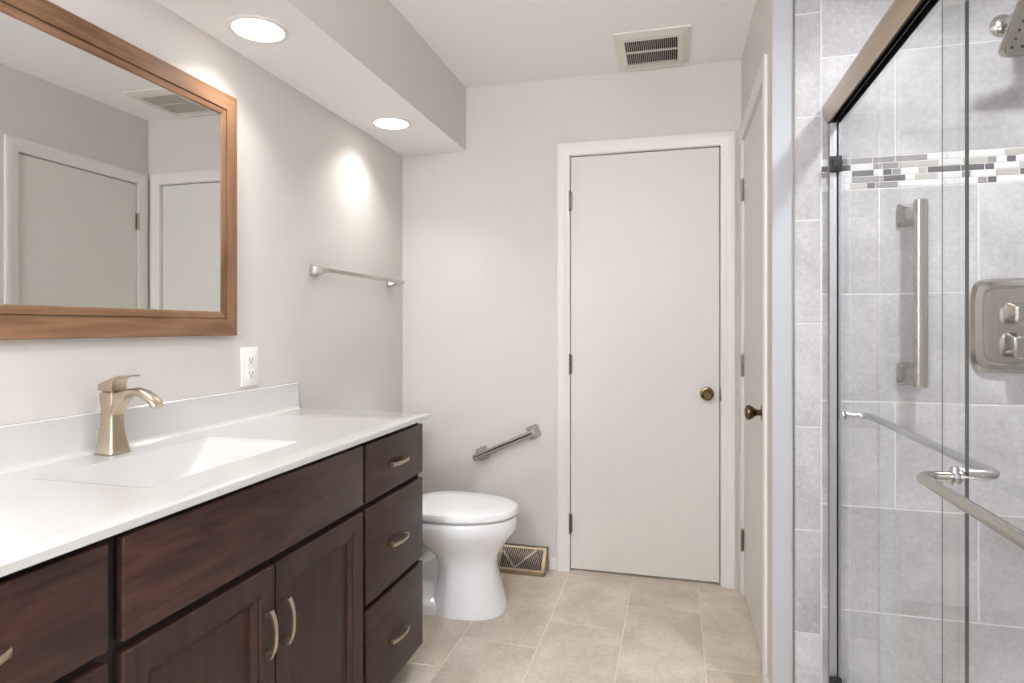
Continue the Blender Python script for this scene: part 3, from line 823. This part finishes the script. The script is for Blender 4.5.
# rear foot and trapway
loft(bm, [egg(-1.33, -0.90, 0.138, 0.0008, n=4, split=0.5), egg(-1.33, -0.90, 0.138, 0.024, n=4, split=.5), egg(-1.325, -0.91, 0.126, 0.042, n=4, split=.5), egg(-1.32, -0.92, 0.078, 0.062, n=4, split=.5), egg(-1.32, -0.93, 0.060, 0.12, n=4, split=.5), egg(-1.32, -0.93, 0.060, 0.24, n=4, split=.5), egg(-1.335, -0.95, 0.11, 0.33, n=4, split=.5), egg(-1.355, -0.97, 0.165, 0.375, n=4, split=.5), egg(-1.355, -0.97, 0.165, 0.390, n=4, split=.5)])
for s in (-1, 1):
    tube(bm, [(-0.955, ty + s * .050, 0.285), (-1.01, ty + s * .066, 0.238), (-1.065, ty + s * .072, 0.205), (-1.12, ty + s * .072, 0.212), (-1.17, ty + s * .074, 0.225), (-1.215, ty + s * .072, 0.19), (-1.235, ty + s * .070, 0.12), (-1.24, ty + s * .07, 0.03)], [.040, .042, .040, .038, .038, .038, .040, .044], 16)
obj('bowl', bm, 'china', t, smooth=50)
bm = B(); loft(bm, [egg(-1.10, -0.672, 0.160, 0.3925, n=2.12), egg(-1.10, -0.672, 0.160, 0.404, n=2.12)])
obj('seat', bm, 'seat', t, smooth=40)
bm = B(); loft(bm, [egg(-1.118, -0.645, 0.186, 0.4035, n=2.12), egg(-1.12, -0.640, 0.190, 0.408, n=2.12), egg(-1.12, -0.640, 0.1905, 0.424, n=2.12), egg(-1.118, -0.643, 0.187, 0.431, n=2.12), egg(-1.108, -0.657, 0.175, 0.4355, n=2.12), egg(-1.05, -0.75, 0.10, 0.437, n=2.12)])
obj('lid', bm, 'seat', t, smooth=40)
for s in (-1, 1):
    bm = B(); quad_box(bm, -1.150, -1.118, ty + s * .075 - .02, ty + s * .075 + .02, 0.3935, 0.425, 0.006, 3)
    obj('seat_hinge', bm, 'seat', t)
bm = B()
def rr(x0, x1, hw, z, n=9): return sring(((x0 + x1) / 2, ty, z), (1, 0, 0), (0, 1, 0), (x1 - x0) / 2, hw, n, 36)
loft(bm, [rr(-1.368, -1.19, .19, .3915), rr(-1.370, -1.185, .20, .43), rr(-1.372, -1.172, .215, .60), rr(-1.372, -1.168, .220, .715)])
obj('tank', bm, 'china', t, smooth=30)
bm = B(); loft(bm, [rr(-1.376, -1.162, .226, .7155), rr(-1.377, -1.158, .229, .722), rr(-1.377, -1.158, .229, .738), rr(-1.372, -1.164, .223, .745)])
obj('tank_lid', bm, 'china', t, smooth=30)
bm = B(); tube(bm, [(-1.169, ty - .15, .66), (-1.150, ty - .15, .66)], .009, 12); tube(bm, [(-1.152, ty - .155, .66), (-1.150, ty - .115, .657), (-1.150, ty - .08, .652)], [.006, .006, .008], 10)
obj('flush_lever', bm, 'nickel', t)

# ================================================================ SHOWER DOOR
XJ0, XJ1 = 0.4500, 0.4800
YE = YC - 0.0068                        # tile face
YS = YSN + 0.001
XA, XB = 0.4610, 0.4745                 # outer and inner glass
t = thing('shower_door_frame', 'brushed nickel shower door header and wall jamb against the grey tile', 'shower frame', (0.473, YE, 0.085))
bm = B()
hp = [(0.4485, 1.8085), (0.4435, 1.8170), (0.4395, 1.8290), (0.4372, 1.8420), (0.4368, 1.8540), (0.4385, 1.8650), (0.4430, 1.8730), (0.4500, 1.8780), (0.4600, 1.8800), (0.4820, 1.8800), (0.4820, 1.8430), (0.4510, 1.8430), (0.4510, 1.8085)]
prism(bm, hp, 'y', YS, YE)
obj('header', bm, 'bronze_nickel', t, smooth=30)
bm = B()
quad_box(bm, 0.4512, 0.4530, YS, YE, 1.806, 1.8428); quad_box(bm, 0.4660, 0.4685, YS, YE, 1.810, 1.8428); quad_box(bm, 0.4796, 0.4820, YS, YE, 1.806, 1.8428)
quad_box(bm, 0.4530, 0.4796, YS, YE, 1.836, 1.8428)
obj('top_track', bm, 'track', t)
def jamb(ya, yb):
    bm = B(); a, b = min(ya, yb), max(ya, yb)
    quad_box(bm, XJ0, 0.4702, a, b, 0.086, 1.8055, 0.0012, 1)
    quad_box(bm, 0.4748, XJ1 + .0015, a, b, 0.086, 1.8055, 0.0010, 1)
    return bm
def gap_strip(ya, yb):  # black strip paints in the shaded gap between the jamb flanges
    bm = B(); quad_box(bm, 0.4703, 0.4747, min(ya, yb), max(ya, yb), 0.087, 1.805); return bm
obj('wall_jamb', jamb(YE, YE - 0.024), 'jamb', t); obj('jamb_gap_shade', gap_strip(YE, YE - 0.017), 'black', t)
obj('near_jamb', jamb(YS, YS + 0.024), 'jamb', t); obj('jamb_gap_shade', gap_strip(YS, YS + 0.017), 'black', t)
for z in (1.678, 0.118):
    bm = B(); quad_box(bm, XJ0 - 0.002, XJ1 + 0.001, YE - 0.040, YE - 0.0245, z - 0.023, z + 0.023, 0.003, 2)
    quad_box(bm, XJ0 + 0.004, XJ1 - 0.006, YE - 0.046, YE - 0.040, z - 0.012, z + 0.012, 0.002, 1)
    obj('bumper', bm, 'black', t)
bm = B(); quad_box(bm, 0.448, 0.484, YS, YE - 0.05, 0.0855, 0.094, 0.002, 1); obj('bottom_track', bm, 'chrome', t)
for z in (0.945, 0.905):
    bm = B(); lathe(bm, (XJ0 - 0.0002, YE - 0.012, z), (-1, 0, 0), [(0, .0035), (.001, .0034), (.0018, .002)], 12); obj('jamb_screw', bm, 'chrome', t)

def panel(name, label, x, y0, y1, z0, z1):
    t = thing(name, label, 'shower door', (x, (y0 + y1) / 2, z0))
    bm = B(); th = 0.003
    fs = quad_box(bm, x - th, x + th, y0, y1, z0, z1)
    for f in fs:
        c_ = f.calc_center_median()
        if abs(c_.x - x) < 1e-5 and c_.y < y1 - 1e-4: f.material_index = 1
    obj('glass_pane', bm, ['glass', 'gedge'], t)
    bm = B(); quad_box(bm, x - th, x - th + 0.0014, y1 + 0.0001, y1 + 0.0006, z0, z1); obj('edge_arris', bm, 'gedge', t)  # thin dark strip added as the pane's polished edge line
    return t
def bar_handle(parent, x, side, ya, yb, z, off, r=0.0095):
    """D-shaped towel bar standing off the glass by two bent ends"""
    xg = x + side * 0.0032; xo = x + side * off; R = 0.030
    pts = [(xg, ya, z)]
    def corner(yc, sgn, rev):
        a = [(xo - side * R * (1 - math.sin(q)), yc + sgn * R * (1 - math.cos(q)), z) for q in [PI / 2 * i / 8 for i in range(9)]]
        return a[::-1] if rev else a
    pts += corner(ya, 1, False) + corner(yb, -1, True) + [(xg, yb, z)]
    bm = B(); tube(bm, pts, r, 18)
    obj('towel_bar', bm, 'nickel' if side < 0 else 'chrome', parent, smooth=60)
    for y in (ya, yb):
        bm = B(); lathe(bm, (x + side * 0.0032, y, z), (side, 0, 0), [(0, .0135), (.004, .0135), (.0055, .0115), (.0055, .0096)], 24)
        lathe(bm, (x - side * 0.0032, y, z), (-side, 0, 0), [(0, .0125), (.003, .0125), (.0045, .0105), (.0045, .004)], 24)
        obj('bar_mount', bm, 'chrome', parent)
p = panel('sliding_shower_door', 'clear glass sliding shower panel with the towel bar on its room side, nearer the viewer', XA, YS + 0.03, 1.258, 0.096, 1.834)
bar_handle(p, XA, -1, 0.56, 1.208, 0.935, 0.058)
p = panel('sliding_shower_door', 'clear glass sliding shower panel at the tiled wall with its towel bar inside the shower', XB, 1.202, YE - 0.050, 0.096, 1.834)
bar_handle(p, XB, 1, 1.244, 1.985, 0.934, 0.066)

# ================================================================ SHOWER FITTINGS
def wall_square(bm, c, h, n_exp, steps):
    loft(bm, [sring((c[0], YE - d, c[1]), (1, 0, 0), (0, 0, 1), h * s, h * s * r_, n_exp, 40) for d, s, r_ in steps])
t = thing('shower_grab_bar', 'upright satin nickel grab bar on the tiled shower wall', 'grab bar', (0.67, YE, 1.28))
for z in (1.520, 1.052):
    bm = B(); p = Vector((0.666, YE - 0.0002, z)); n_ = Vector((0, -1, 0))
    rings = [sring(p, (1, 0, 0), (0, 0, 1), .030, .034, 8, 32), sring(p + n_ * .006, (1, 0, 0), (0, 0, 1), .030, .034, 8, 32)]
    for i in range(1, 7):
        s = i / 6; h = (1 - s) ** 2
        rings.append(sring(p + n_ * (.006 + .048 * s) + Vector((.012 * s, 0, 0)), (1, 0, 0), (0, 0, 1), .015 + .015 * h, .017 + .017 * h, 8, 32))
    loft(bm, rings); obj('mounting_post', bm, 'nickel', t)
bm = B()
loft(bm, [sring((0.680, YE - 0.058, z), (1, 0, 0), (0, 1, 0), r, r, 3.2, 28) for z, r in ((1.016, .0150), (1.0185, .0172), (1.5525, .0172), (1.555, .0150))])
obj('bar', bm, 'nickel', t)

vxc, vzc = 0.930, 1.194
t = thing('shower_valve', 'satin nickel shower valve plate with two lever handles on the tile', 'shower valve', (vxc, YE, vzc))
def bulge(d, hx, hz, k=56):
    out = []
    for i in range(k):
        th = 2 * PI * (i + .5) / k; c_, s_ = math.cos(th), math.sin(th)
        sx = math.copysign(abs(c_) ** (2 / 9), c_); sz = math.copysign(abs(s_) ** (2 / 9), s_)
        out.append((vxc + sx * hx * (1 - 0.07 * sz * sz), YE - d, vzc + sz * hz * (1 - 0.05 * sx * sx)))
    return out
bm = B(); loft(bm, [bulge(.0003, .108, .137), bulge(.006, .108, .137), bulge(.016, .100, .129), bulge(.020, .086, .115), bulge(.0185, .080, .108), bulge(.0165, .078, .106), bulge(.0185, .05, .07)])
obj('escutcheon', bm, 'nickel', t, smooth=24)
for (zc, dz, a, L_) in ((vzc + .040, 0.0, .0250, .040), (vzc - .050, 0.0, .030, .050)):
    bm = B()
    loft(bm, [sring((vxc, YE - .018 - d, zc), (1, 0, 0), (0, 0, 1), h, h, 7, 32) for d, h in ((0, a), (.006, a), (.022, a * .74), (.036, a * .66))])
    o_ = obj('valve_hub', bm, 'nickel', t, smooth=25)
    bm = B(); y1_ = YE - .018 - .036
    loft(bm, [sring((vxc + .004, y1_ - d, zc - L_ * .22), (1, 0, 0), (0, 0, 1), a * .78, L_ * s, 6, 32) for d, s in ((-.006, .62), (.004, .66), (.012, .64), (.015, .56))])
    obj('lever', bm, 'nickel', o_, smooth=25)

t = thing('rain_showerhead', 'square satin nickel rain showerhead on a bent arm high on the tile', 'shower head', (0.905, YE, 2.052))
bm = B(); lathe(bm, (0.905, YE - .0003, 2.052), (0, -1, 0), [(0, .031), (.004, .031), (.009, .026), (.013, .016), (.013, .0115)], 36); obj('flange', bm, 'nickel', t)
hc = Vector((0.932, 1.868, 1.975)); ang = math.radians(38)
fn = Vector((0, -math.sin(ang), -math.cos(ang)))           # the spray face looks down and into the shower
fu = Vector((1, 0, 0)); fv = fn.cross(fu).normalized()
neck = hc - fn * 0.045
bm = B(); tube(bm, [(0.905, YE - .008, 2.052), (0.910, YE - .05, 2.053), (0.920, YE - .10, 2.050), tuple(neck + Vector((0, .05, .016))), tuple(neck + Vector((0, .018, .012))), tuple(neck)], .0105, 16); obj('shower_arm', bm, 'nickel', t, smooth=60)
bm = B()
loft(bm, [sring(hc + fn * d, fu, fv, h, h, 9, 48) for d, h in ((-.050, .016), (-.038, .018), (-.030, .030), (-.016, .080), (-.010, .096), (-.002, .099), (.004, .099), (.006, .096), (.006, .088), (.003, .086))])
hd = obj('head', bm, 'nickel', t, smooth=30)
bm = B()
for i in range(-3, 4):
    for j in range(-3, 4):
        c_ = hc + fu * i * .0235 + fv * j * .0235 + fn * .0025
        lathe(bm, c_, fn, [(0, .0038), (.003, .0032), (.0036, .001)], 8)
o_ = obj('spray_nozzles', bm, 'black', hd)
